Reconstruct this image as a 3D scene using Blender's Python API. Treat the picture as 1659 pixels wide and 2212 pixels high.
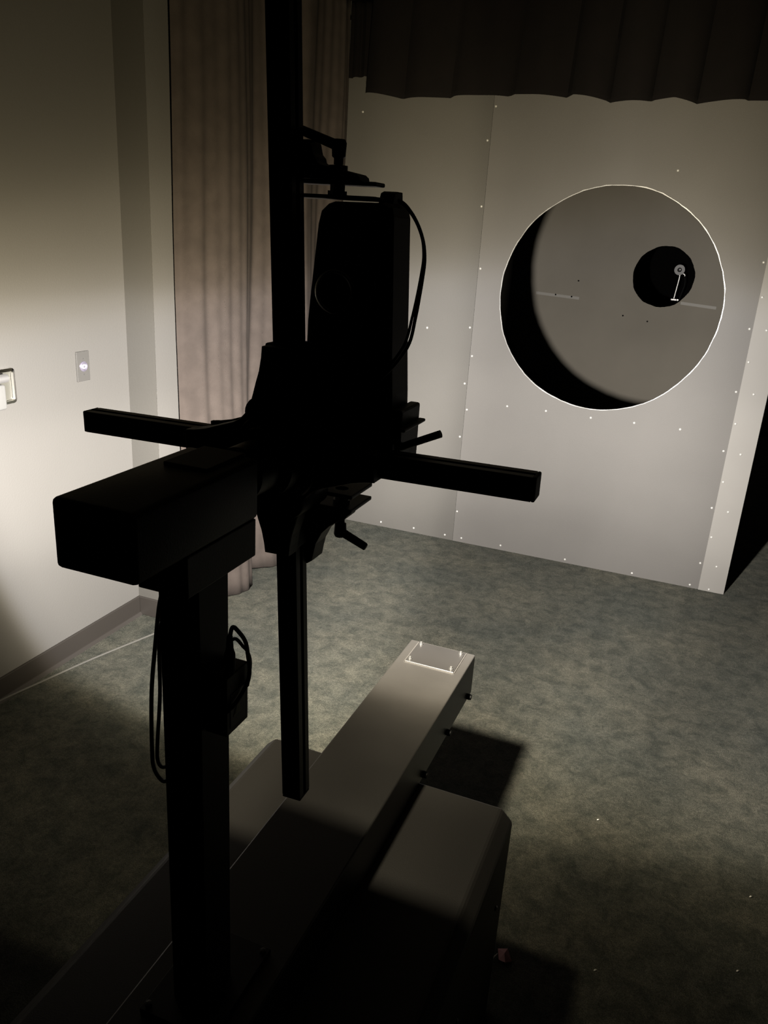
import bpy, bmesh, math, random
from math import sin, cos, pi, radians
from mathutils import Vector, Matrix, Euler
for o in list(bpy.data.objects): bpy.data.objects.remove(o)
random.seed(7)
SC = bpy.context.scene
COL = SC.collection

# ---------------------------------------------------------------- camera
cam = bpy.data.cameras.new('camera'); co = bpy.data.objects.new('camera', cam); COL.objects.link(co)
cam.sensor_fit = 'VERTICAL'; cam.sensor_height = 24.0; cam.lens = 18.6726; cam.clip_start = 0.02
co.matrix_world = Matrix.Translation((0, 0, 1.72)) @ Matrix((
    (0.9256473, -0.1773437, 0.3342548), (0.3736849, 0.2896080, -0.8811849), (0.0594697, 0.9405724, 0.3343456))).to_4x4()
SC.camera = co
# ---------------------------------------------------------------- world and exposure
wd = bpy.data.worlds.new('world'); SC.world = wd; wd.use_nodes = True
wd.node_tree.nodes['Background'].inputs[0].default_value = (0, 0, 0, 1)
wd.node_tree.nodes['Background'].inputs[1].default_value = 0
SC.view_settings.view_transform = 'Standard'; SC.view_settings.look = 'None'
SC.view_settings.gamma = 1; SC.view_settings.exposure = 0; SC.view_settings.use_curve_mapping = False
# ---------------------------------------------------------------- the luminaire's own light (wide street-lamp beam)
LAMP_POS = (-0.497, 1.106, 1.405)
LAMP_W = 2365.0
COOL, WARM = (1.0, 0.955, 0.895), (1.0, 0.845, 0.52)
# measured-style intensity distribution, as products of curves over the direction cosines (x right, y along the beam axis, z up)
CUT = [(-0.62, 0.0), (-0.50, 0.015), (-0.35, 0.042), (-0.12, 0.05), (-0.04, 0.15), (0.0, 0.60), (0.035, 0.90), (0.09, 1.0), (0.7, 1.0)]
VERT = [(-1.0, 0.15), (-0.90, 0.22), (-0.79, 0.27), (-0.70, 0.43), (-0.60, 0.62), (-0.52, 0.72), (-0.47, 0.86), (-0.35, 1.06), (-0.21, 1.38), (-0.05, 1.12), (0.05, 0.95), (0.10, 0.74), (0.15, 0.55), (0.20, 0.45), (0.25, 0.37), (0.38, 0.24), (0.55, 0.115), (1.0, 0.03)]
SIDE = [(-0.95, 0.60), (-0.85, 0.66), (-0.70, 0.84), (-0.55, 1.05), (-0.40, 1.25), (-0.30, 1.55), (-0.20, 1.10), (-0.10, 0.93), (0.0, 0.95), (0.10, 1.02), (0.15, 0.98), (0.22, 0.80), (0.32, 0.64), (0.45, 0.66), (0.95, 0.5)]
def make_lamp():
    l = bpy.data.lights.new('led_module_light', 'POINT'); l.energy = LAMP_W; l.shadow_soft_size = 0.030
    l.use_nodes = True
    nt = l.node_tree; N = nt.nodes; L = nt.links
    em = N['Emission']; geo = N.new('ShaderNodeNewGeometry'); sep = N.new('ShaderNodeSeparateXYZ')
    L.new(geo.outputs['Incoming'], sep.inputs[0])
    X, Y, Z = sep.outputs
    def op(kind, a, b=None):
        m = N.new('ShaderNodeMath'); m.operation = kind
        for i, v in enumerate((a, b)):
            if v is None: continue
            if isinstance(v, (int, float)): m.inputs[i].default_value = v
            else: L.new(v, m.inputs[i])
        return m.outputs[0]
    def curve(sock, pts):
        lo, hi = pts[0][0], pts[-1][0]; top = max(y for _, y in pts)
        mr = N.new('ShaderNodeMapRange'); mr.inputs[1].default_value = lo; mr.inputs[2].default_value = hi
        L.new(sock, mr.inputs[0])
        fc = N.new('ShaderNodeFloatCurve'); c = fc.mapping.curves[0]
        P = [((x-lo)/(hi-lo), y/top) for x, y in pts]
        c.points[0].location = P[0]; c.points[-1].location = P[-1]
        for q in P[1:-1]: c.points.new(*q)
        for p in c.points: p.handle_type = 'AUTO_CLAMPED'
        fc.mapping.update(); L.new(mr.outputs[0], fc.inputs['Value'])
        return op('MULTIPLY', fc.outputs[0], top)
    ax = op('ABSOLUTE', X)
    t = op('ADD', Y, op('MULTIPLY', Z, 0.16)); t = op('SUBTRACT', t, op('MULTIPLY', X, 0.109)); t = op('SUBTRACT', t, 0.404)
    t = op('MULTIPLY', t, op('ADD', 0.36, op('MULTIPLY', op('MINIMUM', op('MAXIMUM', op('MULTIPLY', X, -1.7), 0.0), 1.0), 0.64)))
    zz = op('ADD', Z, op('MULTIPLY', ax, 0.14)); zz = op('ADD', zz, op('MULTIPLY', op('MAXIMUM', Z, 0.0), op('MULTIPLY', ax, 1.2)))
    cut = curve(t, CUT); vert = curve(zz, VERT); side = curve(X, SIDE)
    fwd = op('GREATER_THAN', Y, 0.0)
    I = op('MULTIPLY', op('MULTIPLY', cut, vert), op('MULTIPLY', side, fwd))
    mr = N.new('ShaderNodeMapRange'); mr.inputs[1].default_value = .05; mr.inputs[2].default_value = 1.0; L.new(op('ADD', op('MULTIPLY', cut, vert), op('MULTIPLY', op('MINIMUM', op('MAXIMUM', op('MULTIPLY', op('ADD', Z, 0.2), -3.0), 0.0), 1.0), 0.28)), mr.inputs[0])
    mx = N.new('ShaderNodeMix'); mx.data_type = 'RGBA'; mx.inputs[6].default_value = (*WARM, 1); mx.inputs[7].default_value = (*COOL, 1)
    L.new(mr.outputs[0], mx.inputs['Factor']); L.new(mx.outputs[2], em.inputs['Color'])
    L.new(I, em.inputs['Strength'])
    o = bpy.data.objects.new('led_module_light', l); COL.objects.link(o); o.location = LAMP_POS
    return o
lamp = make_lamp()

# ---------------------------------------------------------------- materials
K = 0.11     # darkens most base colours so bounce stays low and shadows deep; lamp raised
def mat(name, col, rough=0.6, metal=0.0, spec=0.5, var=0.0, vscale=8.0, bump=0.0, bscale=60.0, col2=None, emit=0.0, raw=False):
    if not raw and not emit and metal < .5:
        col = tuple(K*c for c in col); col2 = col2 and tuple(K*c for c in col2)
    m = bpy.data.materials.new(name); m.use_nodes = True
    nt = m.node_tree; N = nt.nodes; L = nt.links; p = N['Principled BSDF']
    p.inputs['Roughness'].default_value = rough; p.inputs['Metallic'].default_value = metal
    p.inputs['Specular IOR Level'].default_value = spec
    p.inputs['Base Color'].default_value = (*col, 1)
    tc = N.new('ShaderNodeTexCoord')
    if var > 0 or col2:
        n = N.new('ShaderNodeTexNoise'); n.inputs['Scale'].default_value = vscale; n.inputs['Detail'].default_value = 4
        L.new(tc.outputs['Object'], n.inputs['Vector'])
        r = N.new('ShaderNodeValToRGB'); r.color_ramp.elements[0].position = 0.35; r.color_ramp.elements[1].position = 0.65
        c2 = col2 or tuple(c*(1+var) for c in col); c1 = col if col2 else tuple(c*(1-var) for c in col)
        r.color_ramp.elements[0].color = (*c1, 1); r.color_ramp.elements[1].color = (*c2, 1)
        L.new(n.outputs['Fac'], r.inputs['Fac']); L.new(r.outputs['Color'], p.inputs['Base Color'])
    if bump > 0:
        n = N.new('ShaderNodeTexNoise'); n.inputs['Scale'].default_value = bscale; n.inputs['Detail'].default_value = 3
        L.new(tc.outputs['Object'], n.inputs['Vector'])
        b = N.new('ShaderNodeBump'); b.inputs['Strength'].default_value = bump; b.inputs['Distance'].default_value = 0.004
        L.new(n.outputs['Fac'], b.inputs['Height']); L.new(b.outputs['Normal'], p.inputs['Normal'])
    if emit:
        p.inputs['Emission Color'].default_value = (*col, 1); p.inputs['Emission Strength'].default_value = emit
    return m
def carpet():
    m = mat('carpet', (.2, .2, .17), 0.95, spec=0.15); nt = m.node_tree; N = nt.nodes; L = nt.links; p = N['Principled BSDF']
    tc = N.new('ShaderNodeTexCoord')
    def noise(scale, detail, rough=0.6, dist=0.0):
        n = N.new('ShaderNodeTexNoise'); n.inputs['Scale'].default_value = scale; n.inputs['Detail'].default_value = detail
        n.inputs['Roughness'].default_value = rough; n.inputs['Distortion'].default_value = dist
        L.new(tc.outputs['Object'], n.inputs['Vector']); return n.outputs['Fac']
    def ramp(sock, a, b, ca, cb):
        r = N.new('ShaderNodeValToRGB'); e = r.color_ramp.elements; e[0].position = a; e[1].position = b
        e[0].color = (*ca, 1); e[1].color = (*cb, 1); L.new(sock, r.inputs['Fac']); return r.outputs['Color']
    def mix(kind, f, a, b):
        x = N.new('ShaderNodeMix'); x.data_type = 'RGBA'; x.blend_type = kind; x.inputs['Factor'].default_value = f
        L.new(a, x.inputs[6]); L.new(b, x.inputs[7]); return x.outputs[2]
    blot = ramp(noise(16, 7, .7, .5), .36, .64, (.205*K, .216*K, .182*K), (.455*K, .44*K, .368*K))
    big = ramp(noise(2.2, 3), .35, .65, (.80, .84, .84), (1.15, 1.12, 1.05))
    fib = ramp(noise(330, 2, .7), .30, .72, (.40, .40, .40), (1.6, 1.6, 1.58))
    mid = ramp(noise(90, 4, .75), .30, .70, (.62, .63, .62), (1.36, 1.35, 1.33))
    c = mix('MULTIPLY', 1, blot, big); c = mix('MULTIPLY', 1, c, mid); c = mix('MULTIPLY', 1, c, fib)
    sp = N.new('ShaderNodeTexVoronoi'); sp.inputs['Scale'].default_value = 60; L.new(tc.outputs['Object'], sp.inputs['Vector'])
    lt = N.new('ShaderNodeMath'); lt.operation = 'LESS_THAN'; lt.inputs[1].default_value = .075; L.new(sp.outputs['Distance'], lt.inputs[0])
    sc = N.new('ShaderNodeMath'); sc.operation = 'MULTIPLY'; sc.inputs[1].default_value = .5; L.new(lt.outputs[0], sc.inputs[0])
    x = N.new('ShaderNodeMix'); x.data_type = 'RGBA'; L.new(sc.outputs[0], x.inputs['Factor']); L.new(c, x.inputs[6]); x.inputs[7].default_value = (.7*K, .67*K, .57*K, 1)
    L.new(x.outputs[2], p.inputs['Base Color'])
    b = N.new('ShaderNodeBump'); b.inputs['Strength'].default_value = .9; b.inputs['Distance'].default_value = .006
    L.new(noise(260, 3, .7), b.inputs['Height']); L.new(b.outputs['Normal'], p.inputs['Normal'])
    return m
def fabric(name, col):
    m = mat(name, col, .95, spec=.1, var=.10, vscale=14); nt = m.node_tree; N = nt.nodes; L = nt.links; p = N['Principled BSDF']
    tc = N.new('ShaderNodeTexCoord'); n = N.new('ShaderNodeTexNoise'); n.inputs['Scale'].default_value = 420; n.inputs['Detail'].default_value = 2
    L.new(tc.outputs['Object'], n.inputs['Vector'])
    b = N.new('ShaderNodeBump'); b.inputs['Strength'].default_value = .5; b.inputs['Distance'].default_value = .002
    L.new(n.outputs['Fac'], b.inputs['Height']); L.new(b.outputs['Normal'], p.inputs['Normal'])
    return m
M = dict(
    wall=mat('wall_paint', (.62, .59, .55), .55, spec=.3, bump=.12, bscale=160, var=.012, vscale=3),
    stub=mat('wall_return_darker', (.40, .378, .34), .5, spec=.3, bump=.1, bscale=160),  # end face of the wall, toned darker than the wall paint beside it
    dark=mat('dark_wall', (.035, .034, .034), .9, spec=.1),
    ceil=mat('ceiling_paint', (.30, .28, .25), .9, spec=.1),
    black_wall=mat('matte_black_wall', (.014, .013, .012), .95, spec=.05),
    base=mat('baseboard_vinyl', (.15, .128, .11), .5, spec=.35),
    carpet=carpet(),
    curtain=fabric('taupe_velour', (.255, .205, .178)),
    valance=fabric('brown_velour', (.015, .010, .009)),
    panel=mat('grey_panel', (.43, .406, .38), .6, spec=.12, var=.025, vscale=3.5, bump=.08, bscale=300),
    panel_left=mat('grey_panel_darker', (.33, .312, .285), .6, spec=.12, var=.025, vscale=3.5, bump=.08, bscale=300),
    strip=mat('grey_strip', (.80, .76, .705), .6, spec=.15, var=.02, vscale=4),
    panel_far=mat('far_panel', (.99, .895, .74), .75, spec=.1, var=.05, vscale=1.6),
    tape=mat('tape', (.99, .91, .78), .6),
    rim=mat('bare_cut_edge', (.034, .032, .030), .35, raw=True, col2=(.15, .146, .14), vscale=9, spec=.7),
    screw=mat('screw_white', (.18, .175, .163), .3, spec=.6, raw=True),
    steel=mat('steel', (.22, .217, .213), .35, metal=.9),
    chrome=mat('chrome', (.8, .79, .77), .14, metal=1.0),
    satin=mat('satin_steel', (.38, .37, .365), .42, metal=.85),
    black=mat('black_paint', (.012, .012, .0125), .55, spec=.3),
    anod=mat('black_anodised', (.013, .013, .014), .42, spec=.4),
    cast=mat('black_casting', (.010, .010, .0105), .5, spec=.35, bump=.1, bscale=300),
    cabinet=mat('charcoal_powder_coat', (.24, .228, .22), .5, spec=.35, bump=.1, bscale=400),
    beam=mat('grey_powder_coat', (.185, .175, .168), .42, spec=.5, var=.10, vscale=6, bump=.06, bscale=300),
    cover=mat('cover_plate_grey', (.145, .138, .137), .38, spec=.5, var=.06, vscale=9),
    edge=mat('worn_edge', (.55, .52, .50), .4, metal=.3),
    rubber=mat('rubber', (.008, .008, .008), .6, spec=.3),
    cord=mat('pale_cord', (.42, .40, .35), .5),
    label=mat('label_grey', (.55, .53, .48), .5),
    mark=mat('label_print', (.95, .88, .45), .5),
    lens=mat('led_lens', (1, .95, .85), .2, emit=3.0),
    lit=mat('lit_button', (.9, .92, 1.0), .3, emit=.8),
    bezel=mat('bezel_violet_grey', (.24, .22, .28), .25, metal=.7),
    plate=mat('switch_plate', (.60, .575, .54), .35, metal=.25),
    white=mat('white_plastic', (.86, .85, .82), .4),
    infill=mat('frosted_infill', (.50, .48, .40), .4),
    red=mat('red_tag', (.13, .014, .016), .6, raw=True),
    lint=mat('white_lint', (.38, .37, .345), .8, raw=True),
    sensor=mat('sensor_grey', (.17, .166, .163), .5, raw=True),
    rod=mat('bright_rod', (.66, .65, .63), .42, metal=.9),
)

# ---------------------------------------------------------------- helpers
class MB:
    """collects shapes into one mesh"""
    def __init__(s): s.bm = bmesh.new()
    def add(s, verts, faces):
        v = [s.bm.verts.new(p) for p in verts]
        for f in faces:
            try: s.bm.faces.new([v[i] for i in f])
            except ValueError: pass
        return v
    def box(s, x0, x1, y0, y1, z0, z1, bev=0.0, seg=2):
        b = bmesh.new()
        bmesh.ops.create_cube(b, size=1, matrix=Matrix.Translation(((x0+x1)/2, (y0+y1)/2, (z0+z1)/2)) @ Matrix.Diagonal((abs(x1-x0), abs(y1-y0), abs(z1-z0), 1)))
        if bev: bmesh.ops.bevel(b, geom=b.edges[:], offset=bev, segments=seg, affect='EDGES', profile=.5)
        s.join(b); return s
    def join(s, b, mtx=None):
        if mtx is not None: b.transform(mtx)
        me = bpy.data.meshes.new('t'); b.to_mesh(me); b.free(); s.bm.from_mesh(me); bpy.data.meshes.remove(me)
    def prism(s, prof, axis, a, b, bev=0.0, mtx=None):
        """prof: 2D outline; axis 'x': (y,z), 'y': (x,z), 'z': (x,y)"""
        def P(u, v, w): return {'x': (w, u, v), 'y': (u, w, v), 'z': (u, v, w)}[axis]
        t = bmesh.new(); n = len(prof)
        lo = [t.verts.new(P(u, v, a)) for u, v in prof]; hi = [t.verts.new(P(u, v, b)) for u, v in prof]
        t.faces.new(lo); t.faces.new(hi[::-1])
        for i in range(n): t.faces.new((lo[i], hi[i], hi[(i+1) % n], lo[(i+1) % n]))
        bmesh.ops.recalc_face_normals(t, faces=t.faces[:])
        if bev:
            caps = [e for e in t.edges if any(len(f.verts) == n and n > 4 for f in e.link_faces)] or t.edges[:]
            bmesh.ops.bevel(t, geom=caps, offset=bev, segments=2, affect='EDGES', profile=.5)
        s.join(t, mtx); return s
    def tube(s, pts, r, n=10, caps=True):
        pts = [Vector(p) for p in pts]; rings = []; prev = None
        for i, p in enumerate(pts):
            d = (pts[min(i+1, len(pts)-1)] - pts[max(i-1, 0)]).normalized()
            if prev is None:
                a = Vector((0, 0, 1)) if abs(d.z) < .9 else Vector((1, 0, 0)); u = d.cross(a).normalized()
            else:
                u = (prev - d*prev.dot(d)).normalized()
            prev = u; w = d.cross(u); rr = r(i/(len(pts)-1)) if callable(r) else r
            rings.append([s.bm.verts.new(p + rr*(cos(2*pi*k/n)*u + sin(2*pi*k/n)*w)) for k in range(n)])
        for A, B in zip(rings, rings[1:]):
            for k in range(n): s.bm.faces.new((A[k], A[(k+1) % n], B[(k+1) % n], B[k]))
        if caps: s.bm.faces.new(rings[0][::-1]); s.bm.faces.new(rings[-1])
        return s
    def lathe(s, prof, org, axis='z', n=32):
        """prof: (radius, height) list"""
        def P(r, h, t):
            a, b = r*cos(t), r*sin(t)
            v = {'z': (a, b, h), 'y': (a, h, b), 'x': (h, a, b)}[axis]
            return Vector(org) + Vector(v)
        rings = [[s.bm.verts.new(P(max(r, 1e-5), h, 2*pi*k/n)) for k in range(n)] for r, h in prof]
        for A, B in zip(rings, rings[1:]):
            for k in range(n): s.bm.faces.new((A[k], A[(k+1) % n], B[(k+1) % n], B[k]))
        s.bm.faces.new(rings[0]); s.bm.faces.new(rings[-1][::-1]); return s
    def build(s, name, m, parent=None, smooth=False, mtx=None, loc=None):
        bmesh.ops.recalc_face_normals(s.bm, faces=s.bm.faces[:])
        if mtx is not None: s.bm.transform(mtx)
        me = bpy.data.meshes.new(name); s.bm.to_mesh(me); s.bm.free()
        me.materials.append(m)
        if smooth:
            for p in me.polygons: p.use_smooth = True
            try: me.set_sharp_from_angle(angle=radians(38))
            except Exception: pass
        o = bpy.data.objects.new(name, me); COL.objects.link(o)
        if parent is not None:
            o.parent = parent
            root = parent
            off = Vector((0, 0, 0))
            while root is not None: off += root.location; root = root.parent
            me.transform(Matrix.Translation(-off))
        elif loc is not None:
            me.transform(Matrix.Translation(-Vector(loc))); o.location = loc
        return o
def tag(o, label, cat, group=None, kind=None):
    o['label'] = label; o['category'] = cat
    if group: o['group'] = group
    if kind: o['kind'] = kind
    return o
def thing(name, label, cat, loc, group=None):
    o = bpy.data.objects.new(name, None); COL.objects.link(o); o.location = loc; o.empty_display_size = .05
    return tag(o, label, cat, group)
def struct(o, label=None, cat=None):
    o['kind'] = 'structure'
    if label: o['label'] = label
    if cat: o['category'] = cat
    return o
def spline(pts, k=8):
    P = [Vector(p) for p in pts]; P = [2*P[0]-P[1]] + P + [2*P[-1]-P[-2]]; out = []
    for i in range(1, len(P)-2):
        for j in range(k):
            t = j/k; a, b, c, d = P[i-1:i+3]
            out.append(.5*((2*b) + (-a+c)*t + (2*a-5*b+4*c-d)*t*t + (-a+3*b-3*c+d)*t**3))
    out.append(P[-2]); return out

# ================================================================ THE SETTING
XL = -2.174; YC = 2.665; XR = 2.4; XJ = -2.036; ZC = 3.0; YN = -1.5; YF = 13.2; YB = 4.28
struct(MB().box(XL-.1, XR+.1, YN-.1, YF+.1, -.06, 0).build('floor', M['carpet']), 'mottled grey green cut pile carpet under the whole room', 'floor')
struct(MB().box(XL-.1, XR+.1, YN-.1, YF+.1, ZC, ZC+.08).build('ceiling', M['ceil']), 'dark ceiling above the curtains', 'ceiling')
struct(MB().box(XL-.1, XL, YN, YC+.1, 0, ZC).build('wall_left', M['wall']), 'cream painted wall at the left with the switch plate', 'wall')
struct(MB().box(XL, XJ, YC+.003, YF, 0, ZC).build('wall_curtain_side', M['wall']), 'cream wall running on behind the taupe curtain', 'wall')
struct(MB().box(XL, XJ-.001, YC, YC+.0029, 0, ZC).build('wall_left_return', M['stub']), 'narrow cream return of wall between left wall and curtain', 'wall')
struct(MB().box(XR, XR+.1, YN, YF, 0, ZC).build('wall_right', M['black_wall']), 'black wall at the right outside the frame', 'wall')
struct(MB().box(XL, XR, YN-.1, YN, 0, ZC).build('wall_near', M['black_wall']), 'black wall behind the viewer', 'wall')
struct(MB().box(XL, XR, YF, YF+.1, 0, ZC).build('wall_far', M['black_wall']), 'matte black wall at the far end behind the photometer', 'wall')
BBH, BBT = .088, .010
def baseboard(name, prof_pts, label):
    m = MB()
    (x0, y0), (x1, y1) = prof_pts
    m.box(min(x0, x1), max(x0, x1), min(y0, y1), max(y0, y1), 0, BBH, .0025)
    return struct(m.build(name, M['base']), label, 'baseboard')
baseboard('baseboard_left', ((XL, YN), (XL+BBT, YC)), 'dark taupe baseboard along the cream left wall')
baseboard('baseboard_return', ((XL+BBT, YC-BBT), (XJ+BBT, YC)), 'short dark taupe baseboard on the wall return')
baseboard('baseboard_jamb', ((XJ, YC), (XJ+BBT, YC+.14)), 'dark taupe baseboard turning in behind the curtain')
struct(MB().prism([(XL+BBT, 0), (XL+BBT+.014, 0), (XL+BBT+.003, .011), (XL+BBT, .012)], 'y', YN, YC-BBT).build('trim_1', M['base']), 'thin toe moulding where carpet meets the left baseboard', 'trim')

# ================================================================ FRONT BAFFLE (big aperture)
def ring_panel(m, cx, cz, r, x0, x1, z0, z1, y0, y1, n=128, wob=0.0):
    an = [2*pi*k/n for k in range(n)]
    for X in (x0, x1):
        for Z in (z0, z1): an.append(math.atan2(Z-cz, X-cx) % (2*pi))
    an = sorted(an); inn, out = [], []
    rr = random.Random(3)
    for t in an:
        c, s = cos(t), sin(t)
        R = r*(1 + wob*(.5*sin(5*t+1)+.5*sin(11*t)) + wob*rr.uniform(-.4, .4))
        inn.append((cx+R*c, cz+R*s))
        k = min([((x1 if c > 0 else x0)-cx)/c if abs(c) > 1e-9 else 1e9, ((z1 if s > 0 else z0)-cz)/s if abs(s) > 1e-9 else 1e9])
        out.append((cx+k*c, cz+k*s))
    N = len(an); V = []
    for y in (y0, y1):
        V += [(x, y, z) for x, z in inn] + [(x, y, z) for x, z in out]
    F = []
    for i in range(N):
        j = (i+1) % N
        F += [(i, j, N+j, N+i), (2*N+i, 3*N+i, 3*N+j, 2*N+j), (i, 2*N+i, 2*N+j, j), (N+i, N+j, 3*N+j, 3*N+i)]
    m.add(V, F); return inn
AX, AZ, AR = -.495, 1.438, .549
baf = thing('aperture_baffle', 'tall grey panel baffle with a man-sized round opening, nearest of two', 'baffle', (-.8, YB, 0))
ring = MB(); inn = ring_panel(ring, AX, AZ, AR, -1.177, .230, 0.0, 2.72, YB, YB+.006, wob=.004)
ring.build('centre_panel', M['panel'], baf)
p = MB().box(-1.98, -1.1785, YB+.001, YB+.007, 0, 2.72).build('left_panel', M['panel_left'], baf); p['label'] = 'slightly darker left panel'
p = MB().box(.2035, .332, YB-.006, YB-.0005, 0, 2.72, .001, 1).build('edge_strip', M['strip'], baf); p['label'] = 'paler lapped strip along the right edge'
p = MB().box(.302, .3325, YB+.0065, YB+.06, 0, 2.72).build('edge_stud', M['dark'], baf)
MB().box(-1.98, .302, YB+.0075, YB+.05, 2.60, 2.68).build('top_rail', M['dark'], baf)
rm = MB(); n = len(inn); rr = random.Random(5); V = []; F = []
for x, z in inn:
    d = Vector((x-AX, z-AZ)); r = d.length; d.normalize()
    w = rr.uniform(.0012, .004); q = rr.uniform(-.001, .0022)
    for (dr, y) in ((0.0005, YB+.007), (-.0015-q*.3, YB+.003), (-.0012, YB-.0022), (w, YB-.0022), (w, YB+.0005)):
        V.append((AX+d.x*(r+dr), y, AZ+d.y*(r+dr)))
for i in range(n):
    j = (i+1) % n
    for k in range(4): F.append((5*i+k, 5*i+k+1, 5*j+k+1, 5*j+k))
rm.add(V, F); p = rm.build('aperture_rim', M['rim'], baf); p['label'] = 'rough bare white cut edge of the opening'
sm = MB(); sm.lathe([(.0062, 0), (.0060, -.0016), (.0042, -.0034), (.0012, -.0040)], (0, 0, 0), 'y', 10)
s0 = sm.build('screw', M['screw'], None, True); screw_me = s0.data; bpy.data.objects.remove(s0)
SCREWS = [(-1.886, 2.295), (-1.193, 2.171), (-1.166, 2.326), (-1.192, 1.859), (-1.166, 1.552), (-1.193, 1.243), (-1.437, 1.218), (-1.166, 1.092), (-1.193, .937), (-1.166, .793),
    (-.940, .843), (-.726, .846), (-.486, .842), (-.263, .846), (-.035, .845), (-1.192, .633), (-1.166, .186), (-1.640, .028), (-1.426, .030), (-1.228, .026), (-1.125, .026),
    (-.887, .028), (-.512, .020), (-.143, .017), (.160, .016), (.257, .013), (.189, .149), (.270, .148), (.216, .304), (.269, .454), (.189, .460), (.216, .607), (.188, .765), (.269, .761),
    (.216, .911), (.189, 1.067), (.269, 1.066), (.216, 1.217), (.190, 1.372), (.265, 1.373), (.216, 1.522), (.191, 1.678), (-.257, 2.06)]
for i, (x, z) in enumerate(SCREWS):
    o = bpy.data.objects.new('screw', screw_me); COL.objects.link(o); o.parent = baf
    y = YB - (.006 if x > .2035 else 0) + (.001 if x < -1.178 else 0)
    o.location = Vector((x, y, z)) - baf.location
# ================================================================ REAR BAFFLE
YB2 = 8.8
b2 = thing('rear_baffle', 'farther brownish grey baffle with a smaller round hole, seen through the big opening', 'baffle', (-.5, YB2, 0))
m = MB(); ring_panel(m, -.497, 1.432, .296, XJ+.002, 1.2, 0, 2.75, YB2, YB2+.012, 96, .012); m.build('panel', M['panel_far'], b2)
for x0, x1, z, dz in ((-1.76, -1.30, 1.160, -.02), (-.29, .05, 1.180, -.02)):
    MB().prism([(x0, z), (x1, z+dz), (x1, z+dz+.028), (x0, z+.028)], 'y', YB2-.001, YB2-.0001).build('tape_strip', M['tape'], b2)
for x, z in ((-1.55, 1.172), (-1.38, 1.165), (-.83, 1.02), (-.58, .985), (-1.33, 1.33)):
    MB().lathe([(.009, 0), (.009, -.002), (.006, -.005)], (x, YB2-.0002, z), 'y', 8).build('screw', M['dark'], b2)
# ================================================================ PHOTOMETER at the far end
PX, PY, PZ = -.500, 12.4, 1.424
ph = thing('photometer', 'small disc photometer head on a bright steel rod, in the far dark opening', 'photometer', (PX, PY, 0))
MB().lathe([(.070, .03), (.072, .004), (.070, 0), (.030, -.001), (.029, .004)], (PX, PY, PZ), 'y', 40).build('sensor_disc', M['sensor'], ph, True)
MB().lathe([(.029, .004), (.029, -.022), (.024, -.024), (.020, -.012)], (PX, PY, PZ), 'y', 28).build('lens_tube', M['rubber'], ph, True)
MB().lathe([(.018, -.004), (.017, -.024), (.010, -.030), (.002, -.032)], (PX+.006, PY, PZ+.004), 'y', 20).build('diffuser', M['rod'], ph, True)
MB().lathe([(.060, .03), (.060, .16), (.045, .17)], (PX, PY, PZ), 'y', 24).build('body', M['rubber'], ph, True)
MB().lathe([(.011, 0), (.011, .045), (.016, .05), (.016, .065)], (PX+.014, PY+.02, PZ-.128), 'z', 14).build('rod_socket', M['rod'], ph, True)
MB().tube([(PX+.014, PY+.02, PZ-.125), (PX-.012, PY+.02, 1.02)], .0115, 12).build('rod', M['rod'], ph, True)
MB().box(PX-.052, PX+.030, PY-.03, PY+.05, 1.0, 1.032, .006).box(PX-.030, PX+.012, PY-.036, PY+.05, .985, 1.002, .003).build('rod_clamp', M['satin'], ph)
MB().lathe([(.014, -.006), (.014, 0), (.008, .001)], (PX+.044, PY-.03, 1.016), 'y', 14).build('clamp_knob', M['steel'], ph, True)
MB().tube(spline([(PX+.055, PY, PZ-.05), (PX+.078, PY, PZ-.058), (PX+.085, PY, PZ-.08)], 5), .010, 10).build('cable_plug', M['rod'], ph, True)
MB().tube(spline([(PX+.085, PY, PZ-.08), (PX+.10, PY+.01, PZ-.2), (PX+.06, PY+.02, 1.0), (PX+.04, PY+.06, .6), (PX+.1, PY+.1, .012)], 8), .006, 8).build('cable', M['rubber'], ph, True)
MB().box(PX-.11, PX+.09, PY-.08, PY+.12, .012, .985, .01).box(PX-.2, PX+.18, PY-.18, PY+.22, 0, .03, .006).build('pedestal', M['rubber'], ph)

# ================================================================ CURTAINS
def cloth(name, path_fn, zfun, nu, nv, m, thick=.004, label='', cat='curtain', hem=None, group=None):
    b = MB(); V = []; F = []
    for i in range(nu+1):
        u = i/nu
        for j in range(nv+1):
            v = j/nv; z0, z1 = zfun(u)
            x, y = path_fn(u, v); V.append((x, y, z0+(z1-z0)*v))
    for i in range(nu):
        for j in range(nv):
            a = i*(nv+1)+j; F.append((a, a+nv+1, a+nv+2, a+1))
    b.add(V, F); o = b.build(name, m, None, True)
    so = o.modifiers.new('thickness', 'SOLIDIFY'); so.thickness = thick; so.offset = 0
    return tag(o, label, cat)
KEY = [(2.775, -2.020), (2.80, -1.985), (2.88, -1.945), (2.99, -1.900), (3.10, -1.860), (3.18, -1.905), (3.26, -1.965), (3.34, -1.935), (3.43, -1.872),
       (3.51, -1.915), (3.58, -1.955), (3.66, -1.925), (3.74, -1.880), (3.82, -1.925), (3.90, -1.950), (3.98, -1.915), (4.06, -1.892), (4.12, -1.930), (4.18, -1.950)]
KS = spline([(a, b, 0) for a, b in KEY], 8)
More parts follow.
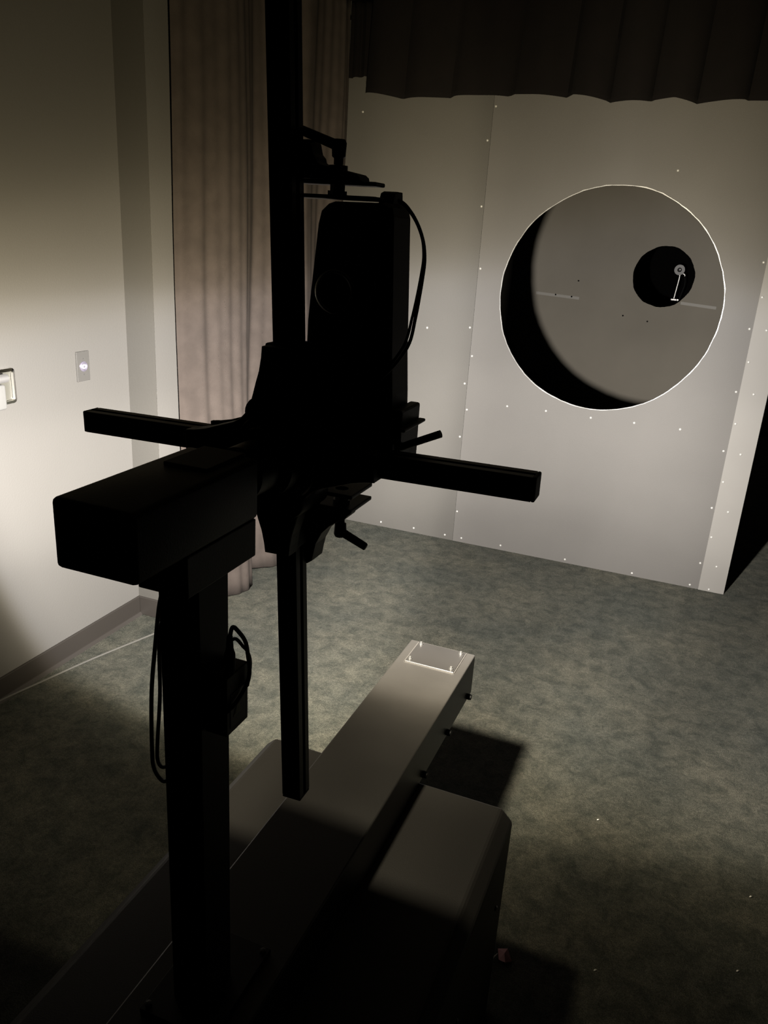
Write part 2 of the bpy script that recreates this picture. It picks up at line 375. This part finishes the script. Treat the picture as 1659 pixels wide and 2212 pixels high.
def curtain_path(u, v):
    f = u*(len(KS)-1); i = min(int(f), len(KS)-2); p = KS[i].lerp(KS[i+1], f-i)
    base = -1.995 + .045*min(1, u*6) + .02*u          # the folds ease towards the heading tape
    soft = 1.0 - .62*(v**.8)
    x = base + (p.y-base)*soft + .006*sin(9*v+7*u)
    x += (.0055*sin(2*pi*p.x/.137+1.2*sin(4*v)+2*sin(9*p.x))+.0032*sin(2*pi*p.x/.071+2*v+3*sin(6*p.x)))*(1-.45*v)
    return x, p.x + .008*sin(5*v+11*u)
cloth('side_curtain', curtain_path, lambda u: (.02+.008*sin(23*u), 2.80), 260, 40, M['curtain'], label='floor length taupe velour curtain hung along the left side beyond the wall')
# curtain track
MB().box(-1.975, -1.945, 2.76, 4.26, 2.80, 2.825, .003).build('curtain_track', M['dark']); tr = bpy.data.objects['curtain_track']
tag(tr, 'dark curtain track carrying the taupe side curtain near the ceiling', 'track')
YV = 4.0
VB = [(-1.760, 2.344), (-1.555, 2.314), (-1.548, 2.316), (-1.305, 2.315), (-1.295, 2.329), (-1.020, 2.322), (-1.011, 2.337), (-.756, 2.319), (-.750, 2.338), (-.573, 2.305), (-.401, 2.306),
      (-.395, 2.313), (-.302, 2.319), (-.214, 2.300), (-.015, 2.315), (.068, 2.310), (.30, 2.303), (.34, 2.316), (.62, 2.305), (.66, 2.318), (.9, 2.308)]
PL = [-1.56, -1.300, -1.015, -.753, -.575, -.40, -.214, -.015, .30, .62]
def vz(x):
    for (a, b), (c, d) in zip(VB, VB[1:]):
        if a <= x <= c: return b+(d-b)*(x-a)/(c-a)
    return 2.31
def vy(x, v):
    k = max([0]+[i+1 for i, q in enumerate(PL) if x >= q]); a = ([-1.76]+PL)[k]; b = (PL+[.9])[k]
    t = (x-a)/(b-a); s = sin(pi*min(1, max(0, t)))**.6
    return YV - (.052*s*(1-.45*v) + .030*(t-.5)*(1-.6*v)) + .006*sin(31*x+2*v)
cloth('front_valance', lambda u, v: (-1.76+2.66*u+.03*v*(1-u), vy(-1.76+2.66*u, v)), lambda u: (vz(-1.76+2.66*u), 2.86), 240, 24, M['valance'],
      label='dark brown pleated valance hanging across the top before the near baffle', cat='valance')
cloth('side_valance', lambda u, v: (-1.955+.115*u+.004*sin(20*u), 4.238+.012*sin(14*u)), lambda u: (2.447+.008*u, 2.785), 14, 10, M['valance'],
      label='narrow dark valance piece between the taupe curtain and wide valance', cat='valance')

# ================================================================ THE GONIOPHOTOMETER
CX, CZ = -.497, 1.428
g = thing('goniophotometer', 'black lamp testing stand with crossed slotted rails on a charcoal cabinet', 'test stand', (CX, 1.0, 0))
# base cabinet: flat top with chamfered long edges, bevelled corners
c = .026
prof = [(-.797, 0), (-.797, .572-c), (-.797+c, .572), (-.197-c, .572), (-.197, .572-c), (-.197, 0)]
cab = MB().prism(prof, 'y', -.25, 1.412).build('base_cabinet', M['cabinet'], g)
bv = cab.modifiers.new('soft', 'BEVEL'); bv.width = .006; bv.segments = 2; bv.limit_method = 'ANGLE'
MB().box(-.780, -.214, -.22, 1.392, -.0, .012).build('plinth', M['rubber'], g)
for y, z in ((1.333, .380), (1.05, .380), (.6, .380)):
    MB().lathe([(.006, 0), (.006, .002), (.003, .004)], (-.197, y, z), 'x', 10).build('screw', M['steel'], cab)
# forward beam
bm_ = MB().box(-.587, -.409, .10, 1.818, .5725, .686, .003).build('beam', M['beam'], g)
p = MB().box(-.562, -.433, 1.699, 1.809, .6862, .6895, .0008, 1).build('cover_plate', M['cover'], bm_)
e = MB()
for a, b_, c_, d in ((-.5632, -.4318, 1.6962, 1.6992), (-.5632, -.4318, 1.8092, 1.8112), (-.5645, -.5622, 1.6962, 1.811), (-.4328, -.4305, 1.6962, 1.811)): e.box(a, b_, c_, d, .686, .6882)
p = e.build('cover_gasket', M['edge'], bm_); p['label'] = 'bright worn edge round the cover plate'
for x, y in ((-.553, 1.712), (-.443, 1.712), (-.553, 1.797), (-.443, 1.797)):
    MB().lathe([(.0058, .6895), (.0058, .6925), (.0034, .6928), (.0034, .697), (.0012, .6985)], (x, y, 0), 'z', 12).build('acorn_bolt', M['steel'], bm_, True)
for y in (1.775, 1.60, 1.425):
    MB().lathe([(.0015, .012), (.0072, .011), (.0080, .003), (.0075, -.002)], (-.409, y, .5845), 'x', 14).build('side_knob', M['rubber'], bm_, True)
# column
cl = MB().box(-.524, -.470, .675, .737, .694, 1.36, .002).build('column', M['black'], g)
MB().box(-.555, -.440, .640, .800, .686, .6945, .001, 1).build('foot_plate', M['black'], g)
for x, y in ((-.547, .65), (-.448, .65), (-.547, .79), (-.448, .79)):
    MB().lathe([(.005, 0), (.005, .004), (.002, .0045)], (x, y, .6945), 'z', 6).build('bolt', M['anod'], g)
# motor housing and saddle
mh = MB().box(-.545, -.449, .547, .770, 1.391, 1.464, .006, 3).build('motor_housing', M['cabinet'], g, True)
MB().box(-.512, -.4492, .627, .764, 1.345, 1.392, .0015).build('saddle', M['cabinet'], mh)
MB().box(-.522, -.466, .690, .768, 1.4635, 1.468, .001).build('lid_plate', M['black'], mh)
MB().lathe([(.022, .765), (.022, .800), (.034, .802), (.034, .852), (.046, .855), (.046, .895), (.030, .897)], (CX, 0, CZ), 'y', 36).build('drive_shaft', M['anod'], g, True)
# crossed rails (slotted extrusions), cross turned a degree or two as in the photograph
W = .0158; S_ = .0045; D = .0085
def slot_profile():
    q = [(-W, -W), (-S_, -W), (-S_, -W+D*.35), (-S_*1.7, -W+D*.35), (-S_*1.7, -W+D), (S_*1.7, -W+D), (S_*1.7, -W+D*.35), (S_, -W+D*.35), (S_, -W)]
    out = []
    for k in range(4):
        a = k*pi/2
        out += [(x*cos(a)-y*sin(a), x*sin(a)+y*cos(a)) for x, y in q]
    return out
def rail(name, a, b, cap_at):
    """extrusion from a to b (both in the rail plane)"""
    a, b = Vector(a), Vector(b); d = (b-a); Lg = d.length; d.normalize()
    y = Vector((0, 1, 0)); x = y.cross(d).normalized(); y = d.cross(x)
    mtx = Matrix.Translation(a) @ Matrix((x, y, d)).transposed().to_4x4()
    r = MB().prism(slot_profile(), 'z', 0, Lg, 0, mtx).build(name, M['anod'], g)
    cp = MB(); cp.box(-W-.0003, W+.0003, -W-.0003, W+.0003, Lg, Lg+.005, .0018, 2)
    cp.build('end_cap', M['rubber'], r, False, mtx)
    return r
RY = .9465
vt, vb = Vector((-.5385, RY, 2.30)), Vector((-.4800, RY, .862))
vc = vb.lerp(vt, (CZ-.862)/(2.30-.862))
rail('vertical_rail', vc+Vector((0, 0, .03)), vt, 1)
rail('vertical_rail', vc-Vector((0, 0, .03)), vb, 1)
hc = Vector((CX, RY, 1.4255)); hd = Vector((.686, 0, .012)).normalized()
rail('horizontal_rail', hc+hd*.03, hc+hd*.334, 1)
rail('horizontal_rail', hc-hd*.03, hc-hd*.345, 1)
# hub: cast cross with hollow fillets, clasping the four rails
q1 = [(.142, .0185), (.128, .020), (.110, .0235), (.095, .0285), (.080, .033), (.066, .0375), (.054, .044)]
q = q1 + [(b, a) for a, b in q1[::-1]]
prof = []
for k in range(4):
    a = k*pi/2
    prof += [(x*cos(a)-z*sin(a), x*sin(a)+z*cos(a)) for x, z in q]
tilt = Matrix.Translation((CX-.004, 0, CZ)) @ Matrix.Rotation(radians(-1.6), 4, 'Y')
hb = MB().prism(prof, 'y', .900, .9295, .0025, tilt).build('hub', M['cast'], g)
MB().prism(prof, 'y', .9635, .972, .001, tilt).build('hub_back', M['cast'], hb)
MB().lathe([(.060, .892), (.062, .895), (.062, .902)], (CX, 0, CZ), 'y', 48).build('flange', M['anod'], hb, True)
for k in range(6):
    MB().lathe([(.0045, .886), (.0045, .892)], (CX+.05*cos(k*pi/3+.3), 0, CZ+.05*sin(k*pi/3+.3)), 'y', 8).build('bolt', M['satin'], hb)
for sx, sz in ((-1, -1), (1, -1), (-1, 1), (1, 1)):
    MB().lathe([(.0205, .895), (.0215, .898), (.0215, .972), (.020, .974)], (CX+.0225*sx*1.05-.003, 0, CZ+sz*.058-.003), 'y', 24).build('boss', M['cast'], hb, True)
def sleeve(p, ang, h):
    mtx = Matrix.Translation(p) @ Matrix.Rotation(ang, 4, 'Y')
    MB().box(-.0225, .0195, -.0245, .0235, -h, h, .003).build('rail_sleeve', M['cast'], hb, False, mtx)
dv = (vt-vb).normalized(); av = math.atan2(dv.x, dv.z)
sleeve(vc+dv*.108, av, .036); sleeve(vc-dv*.106, av, .034)
# adjustable clamps above and below the lamp
def clamp(name, sgn, prof, y1, pad, grip, bolt, lever_to):
    """sgn +1 above the lamp, -1 below; prof is the arm's outline in the rail plane; pad and grip are x0, x1, y0, y1, z0, z1"""
    a = MB().prism(prof, 'y', .9632, y1, .0015).build(name, M['cast'], g)
    MB().box(*pad, .0018).build('pad', M['anod'], a)
    MB().box(*grip, .0018).build('grip_pad', M['anod'], a)
    bx, by, zb, zl = bolt; zm = pad[4] if sgn > 0 else pad[5]
    zg = grip[5] if sgn > 0 else grip[4]
    MB().lathe([(.0042, min(zb, zl)), (.0042, max(zb, zl))], (bx, by, 0), 'z', 12).build('bolt', M['anod'], a, True)
    lo, hi = sorted((grip[5], pad[4]) if sgn > 0 else (grip[5], pad[4]))
    MB().lathe([(.013, lo), (.013, lo+.4*(hi-lo)), (.010, lo+.4*(hi-lo)), (.010, hi)], (bx, by, 0), 'z', 8).build('spacer', M['satin'], a)
    MB().lathe([(.012, zb-.003), (.012, zb+.003)], (bx, by, 0), 'z', 18).build('washer', M['anod'], a, True)
    lv = MB()
    lv.lathe([(.0060, zl-sgn*.013), (.0060, zl-sgn*.006), (.0085, zl-sgn*.004), (.0095, zl+sgn*.012), (.0075, zl+sgn*.016)], (bx, by, 0), 'z', 18)
    h = Vector((bx, by, zl+sgn*.008)); t = Vector(lever_to)
    lv.tube([h, h.lerp(t, .35), h.lerp(t, .7), h.lerp(t, .97), t], lambda s: .0066-.0010*s if s < .9 else .0046, 10)
    lv.build('clamp_lever', M['rubber'], a, True)
    return a
clamp('upper_clamp', 1, [(-.523, 1.7735), (-.523, 1.818), (-.496, 1.8185), (-.4935, 1.815), (-.4905, 1.8035), (-.4860, 1.799), (-.4845, 1.794), (-.479, 1.7905), (-.470, 1.789), (-.430, 1.7815), (-.4255, 1.778), (-.4245, 1.7735)], .996,
      (-.515, -.4065, .972, 1.004, 1.7685, 1.7735), (-.515, -.4055, .968, 1.004, 1.7515, 1.7565), (-.4625, .982, 1.788, 1.805), (-.520, .976, 1.8325))
clamp('lower_clamp', -1, [(-.498, 1.336), (-.498, 1.252), (-.481, 1.2525), (-.4735, 1.258), (-.4715, 1.270), (-.4685, 1.285), (-.460, 1.303), (-.448, 1.3165), (-.434, 1.327), (-.424, 1.332), (-.422, 1.336)], 1.000,
      (-.500, -.420, .976, 1.052, 1.3365, 1.3425), (-.500, -.420, .976, 1.052, 1.3575, 1.3635), (-.4475, 1.003, 1.330, 1.305), (-.405, 1.003, 1.2800))
# side grip at the right of the hub, holding the lamp's lower end
sg = MB().box(-.373, -.357, .985, 1.060, 1.412, 1.492, .003).build('side_grip', M['cabinet'], g)
MB().box(-.358, -.3475, .975, 1.060, 1.4655, 1.470, .0018).build('grip_flange', M['cabinet'], sg)
MB().tube([(-.366, .992, 1.437), (-.345, .998, 1.447), (-.305, 1.0, 1.466)], .0052, 10).build('grip_lever', M['rubber'], sg, True)
# cable loop hanging on the left of the column
loop = spline([(-.522, .700, 1.33), (-.533, .692, 1.302), (-.543, .69, 1.232), (-.551, .69, 1.166), (-.554, .69, 1.084), (-.552, .69, 1.056), (-.541, .69, 1.042), (-.530, .69, 1.047), (-.520, .698, 1.060)], 8)
MB().tube(loop, .0026, 8).build('control_cable', M['cord'] if False else M['rubber'], g, True)
loop = spline([(-.522, .702, 1.31), (-.5345, .69, 1.257), (-.5385, .69, 1.169), (-.545, .69, 1.100), (-.546, .69, 1.072), (-.540, .69, 1.063), (-.529, .69, 1.069), (-.520, .698, 1.078)], 8)
MB().tube(loop, .0024, 8).build('control_cable', M['rubber'], g, True)

# ================================================================ LAMP UNDER TEST
lu = thing('street_lamp_head', 'black lamp head under test, clamped upright on the crossed rails', 'lamp', (-.44, 1.02, 1.345))
prof = [(-.504, 1.404), (-.506, 1.42), (-.506, 1.50), (-.504, 1.598), (-.5015, 1.629), (-.4925, 1.722), (-.4885, 1.738), (-.479, 1.7465), (-.470, 1.7495), (-.398, 1.7505), (-.391, 1.746), (-.388, 1.734),
        (-.383, 1.64), (-.379, 1.56), (-.375, 1.508), (-.374, 1.490), (-.3735, 1.44), (-.3735, 1.404)]
hs = MB().prism(prof, 'y', .985, 1.060, .008).build('housing', M['black'], lu)
p = MB().tube([(-.4615+.0258*cos(2*pi*k/48), .9842, 1.638+.0258*sin(2*pi*k/48)) for k in range(49)], .0036, 14, False).build('round_cap_rim', M['chrome'], lu, True); p['label'] = 'glinting ring on the back'
MB().lathe([(.0236, .9855), (.0230, .9815), (.018, .9800), (.002, .9795)], (-.4615, 0, 1.638), 'y', 40).build('round_cap', M['black'], lu, True)
MB().prism([(1.008, 1.750), (1.015, 1.763), (1.024, 1.7655), (1.042, 1.7655), (1.045, 1.750)], 'x', -.417, -.397, .001).build('cable_gland', M['rubber'], lu)
MB().box(-.552, -.405, 1.059, 1.066, 1.388, 1.495, .003).build('optic_frame', M['black'], lu)
for i in range(4):
    for j in range(3):
        x = -.540+.0285*i; z = 1.390+.036*j
        MB().lathe([(.011, 1.066), (.0105, 1.068), (.007, 1.070), (.001, 1.0705)], (x+.012, 0, z+.012), 'y', 14).build('led_lens', M['lens'], lu, True)
cab = spline([(-.392, 1.03, 1.7505), (-.385, 1.00, 1.753), (-.374, 1.0, 1.7465), (-.360, 1.0, 1.730), (-.350, 1.0, 1.709), (-.346, 1.0, 1.687), (-.347, 1.0, 1.664), (-.350, 1.0, 1.635), (-.353, 1.0, 1.612), (-.358, .998, 1.581),
              (-.369, .985, 1.556), (-.384, .973, 1.536), (-.402, .975, 1.516), (-.420, .9785, 1.501), (-.440, .9785, 1.487)], 6)
MB().tube(cab, .0023, 8).build('power_cable', M['rubber'], lu, True)
off = [Vector((.0035*sin(pi*min(1, i/len(cab)*1.6))-.004*sin(pi*i/len(cab)), -.004, .002)) for i in range(len(cab))]
MB().tube([a+b for a, b in zip(cab, off)], .0019, 8).build('signal_cable', M['rubber'], lu, True)

# ================================================================ POWER SUPPLY on the column
ps = thing('power_supply_box', 'small black power supply box strapped to the stand column, warning label on its side', 'power supply', (-.455, .71, 1.14))
body = MB().box(-.4695, -.440, .684, .732, 1.142, 1.221, .0015).build('case', M['cabinet'], ps)
lb = MB().box(-.4401, -.4394, .692, .724, 1.150, 1.196).build('label', M['label'], body)
MB().prism([(.697, 1.163), (.717, 1.163), (.707, 1.183)], 'x', -.4394, -.4391).prism([(.700, 1.165), (.714, 1.165), (.707, 1.179)], 'x', -.4394, -.4389).build('warning_triangle', M['mark'], body)
MB().lathe([(.0055, 1.221), (.0065, 1.226), (.0065, 1.245), (.0045, 1.252), (.0035, 1.268)], (-.4460, .7010, 0), 'z', 14).build('plug', M['rubber'], ps, True)
cd = spline([(-.446, .701, 1.266), (-.444, .704, 1.2785), (-.438, .708, 1.272), (-.434, .716, 1.256), (-.434, .7215, 1.235), (-.434, .725, 1.218), (-.435, .724, 1.201), (-.436, .712, 1.189), (-.438, .690, 1.180), (-.455, .672, 1.165)], 7)
MB().tube(cd, .0026, 8).build('power_cord', M['rubber'], ps, True)
cd = spline([(-.446, .700, 1.262), (-.442, .708, 1.262), (-.438, .716, 1.250), (-.436, .7245, 1.238), (-.435, .7285, 1.220), (-.438, .727, 1.19)], 7)
MB().tube(cd, .0021, 8).build('output_cord', M['rubber'], ps, True)

# ================================================================ THINGS ON THE LEFT WALL AND FLOOR
sp = thing('wall_switch', 'metal wall plate with a round lit button on the cream left wall', 'switch', (XL, 2.402, 1.16))
MB().box(XL, XL+.006, 2.368, 2.436, 1.104, 1.217, .0022).build('plate', M['plate'], sp)
MB().lathe([(.0195, .006), (.0195, .0085), (.0150, .0115), (.0140, .0085)], (XL, 2.402, 1.160), 'x', 32).build('button_ring', M['bezel'], sp, True)
MB().lathe([(.0135, .0065), (.0125, .0095), (.0115, .0098)], (XL, 2.402, 1.160), 'x', 28).build('button', M['bezel'], sp, True)
MB().prism([(2.402+.0125*cos(t)*(1 if abs(cos(t)) > .5 else .9), 1.160+.0080*sin(t)) for t in [2*pi*k/20 for k in range(20)]], 'x', XL+.0096, XL+.0103).build('lit_mark', M['lit'], sp)
MB().prism([(2.402+.0048*cos(t), 1.160+.0052*sin(t)) for t in [2*pi*k/14 for k in range(14)]], 'x', XL+.0100, XL+.0108).build('mark_centre', M['bezel'], sp)
for z in (1.190, 1.130): MB().lathe([(.0026, .006), (.0022, .0072)], (XL, 2.402, z), 'x', 8).build('screw', M['steel'], sp)
wb = thing('wall_bracket', 'chrome framed wall bracket with a rod end, cut off by the left edge', 'bracket', (XL, 2.03, 1.14))
def rrect(cy, cz, hy, hz, r, n=6, bulge=0.0):
    out = []
    for sx, sz, a0 in ((1, 1, 0), (-1, 1, pi/2), (-1, -1, pi), (1, -1, 3*pi/2)):
        for k in range(n+1):
            a = a0+k*pi/2/n; out.append((cy+sx*(hy-r)+r*cos(a), cz+sz*(hz-r)+r*sin(a)))
    return out
o1 = rrect(2.012, 1.141, .049, .060, .012); i1 = rrect(2.012, 1.141, .040, .050, .008); n = len(o1); V = []; F = []
for x, (A, B) in ((XL, (o1, i1)), (XL+.014, (o1, i1))):
    V += [(x+(.006*sin(pi*(z-1.081)/.12) if x > XL else 0), y, z) for y, z in A] + [(x+(.004 if x > XL else 0), y, z) for y, z in B]
for i in range(n):
    j = (i+1) % n
    F += [(i, j, n+j, n+i), (2*n+i, 3*n+i, 3*n+j, 2*n+j), (i, 2*n+i, 2*n+j, j), (n+i, n+j, 3*n+j, 3*n+i)]
m = MB(); m.add(V, F); m.build('frame', M['chrome'], wb, True)
MB().box(XL, XL+.006, 1.973, 2.051, 1.092, 1.190).build('infill', M['infill'], wb)
MB().lathe([(.012, 0), (.0145, .003), (.0145, -.10), (.012, -.103)], (XL+.045, 1.992, 1.178), 'y', 24).build('rod', M['satin'], wb, True)
MB().tube([(XL+.004, 1.962, 1.178), (XL+.045, 1.962, 1.178)], .010, 14).build('rod_post', M['chrome'], wb, True)
MB().box(XL+.028, XL+.058, 1.88, 1.980, 1.076, 1.160, .008, 3).build('white_body', M['white'], wb, True)
cr = spline([(-2.163, 1.70, .012), (-2.160, 1.852, .006), (-2.122, 2.037, .004), (-2.075, 2.240, .004), (-1.985, 2.542, .004), (-1.93, 2.72, .004), (-1.965, 2.95, .004)], 8)
tag(MB().tube(cr, .0042, 8).build('floor_cord', M['cord'], None, True), 'pale cord lying on the carpet along the left baseboard', 'cord')
tg = thing('red_scrap', 'small crumpled red scrap on the carpet at the far right corner of the cabinet', 'scrap', (-.196, 1.560, 0))
m = MB(); V = [(-.214, 1.585, .002), (-.190, 1.592, .006), (-.172, 1.562, .002), (-.186, 1.545, .010), (-.204, 1.552, .003), (-.194, 1.568, .013)]
m.add(V, [(0, 1, 5), (1, 2, 5), (2, 3, 5), (3, 4, 5), (4, 0, 5)]); o = m.build('red_piece', M['red'], tg)
so = o.modifiers.new('thickness', 'SOLIDIFY'); so.thickness = .0012
MB().tube([(-.222, 1.535, .002), (-.216, 1.550, .007), (-.211, 1.568, .004)], lambda t: .0026*(1-.7*abs(t-.5)*2), 6).build('white_tip', M['lint'], tg, True)
for (x, y, lab) in ((.026, 1.625, 'white lint fleck on the dark carpet right of the cabinet, nearer the cabinet'), (.361, 1.778, 'white lint fleck on the dark carpet near the lower right edge'),
                    (-.043, 2.19, 'tiny white crumb on the lit carpet beside the far end of the cabinet'), (.40, 2.06, 'tiny white crumb on the carpet at the right edge of the lit area')):
    l = MB().tube([(x-.003, y-.002, .003), (x, y, .0045), (x+.003, y+.003, .003)], lambda t: .0022-.001*abs(t-.5)*2, 6).build('lint_fleck', M['lint'], None, True)
    tag(l, lab, 'lint', 'lint flecks on the carpet')
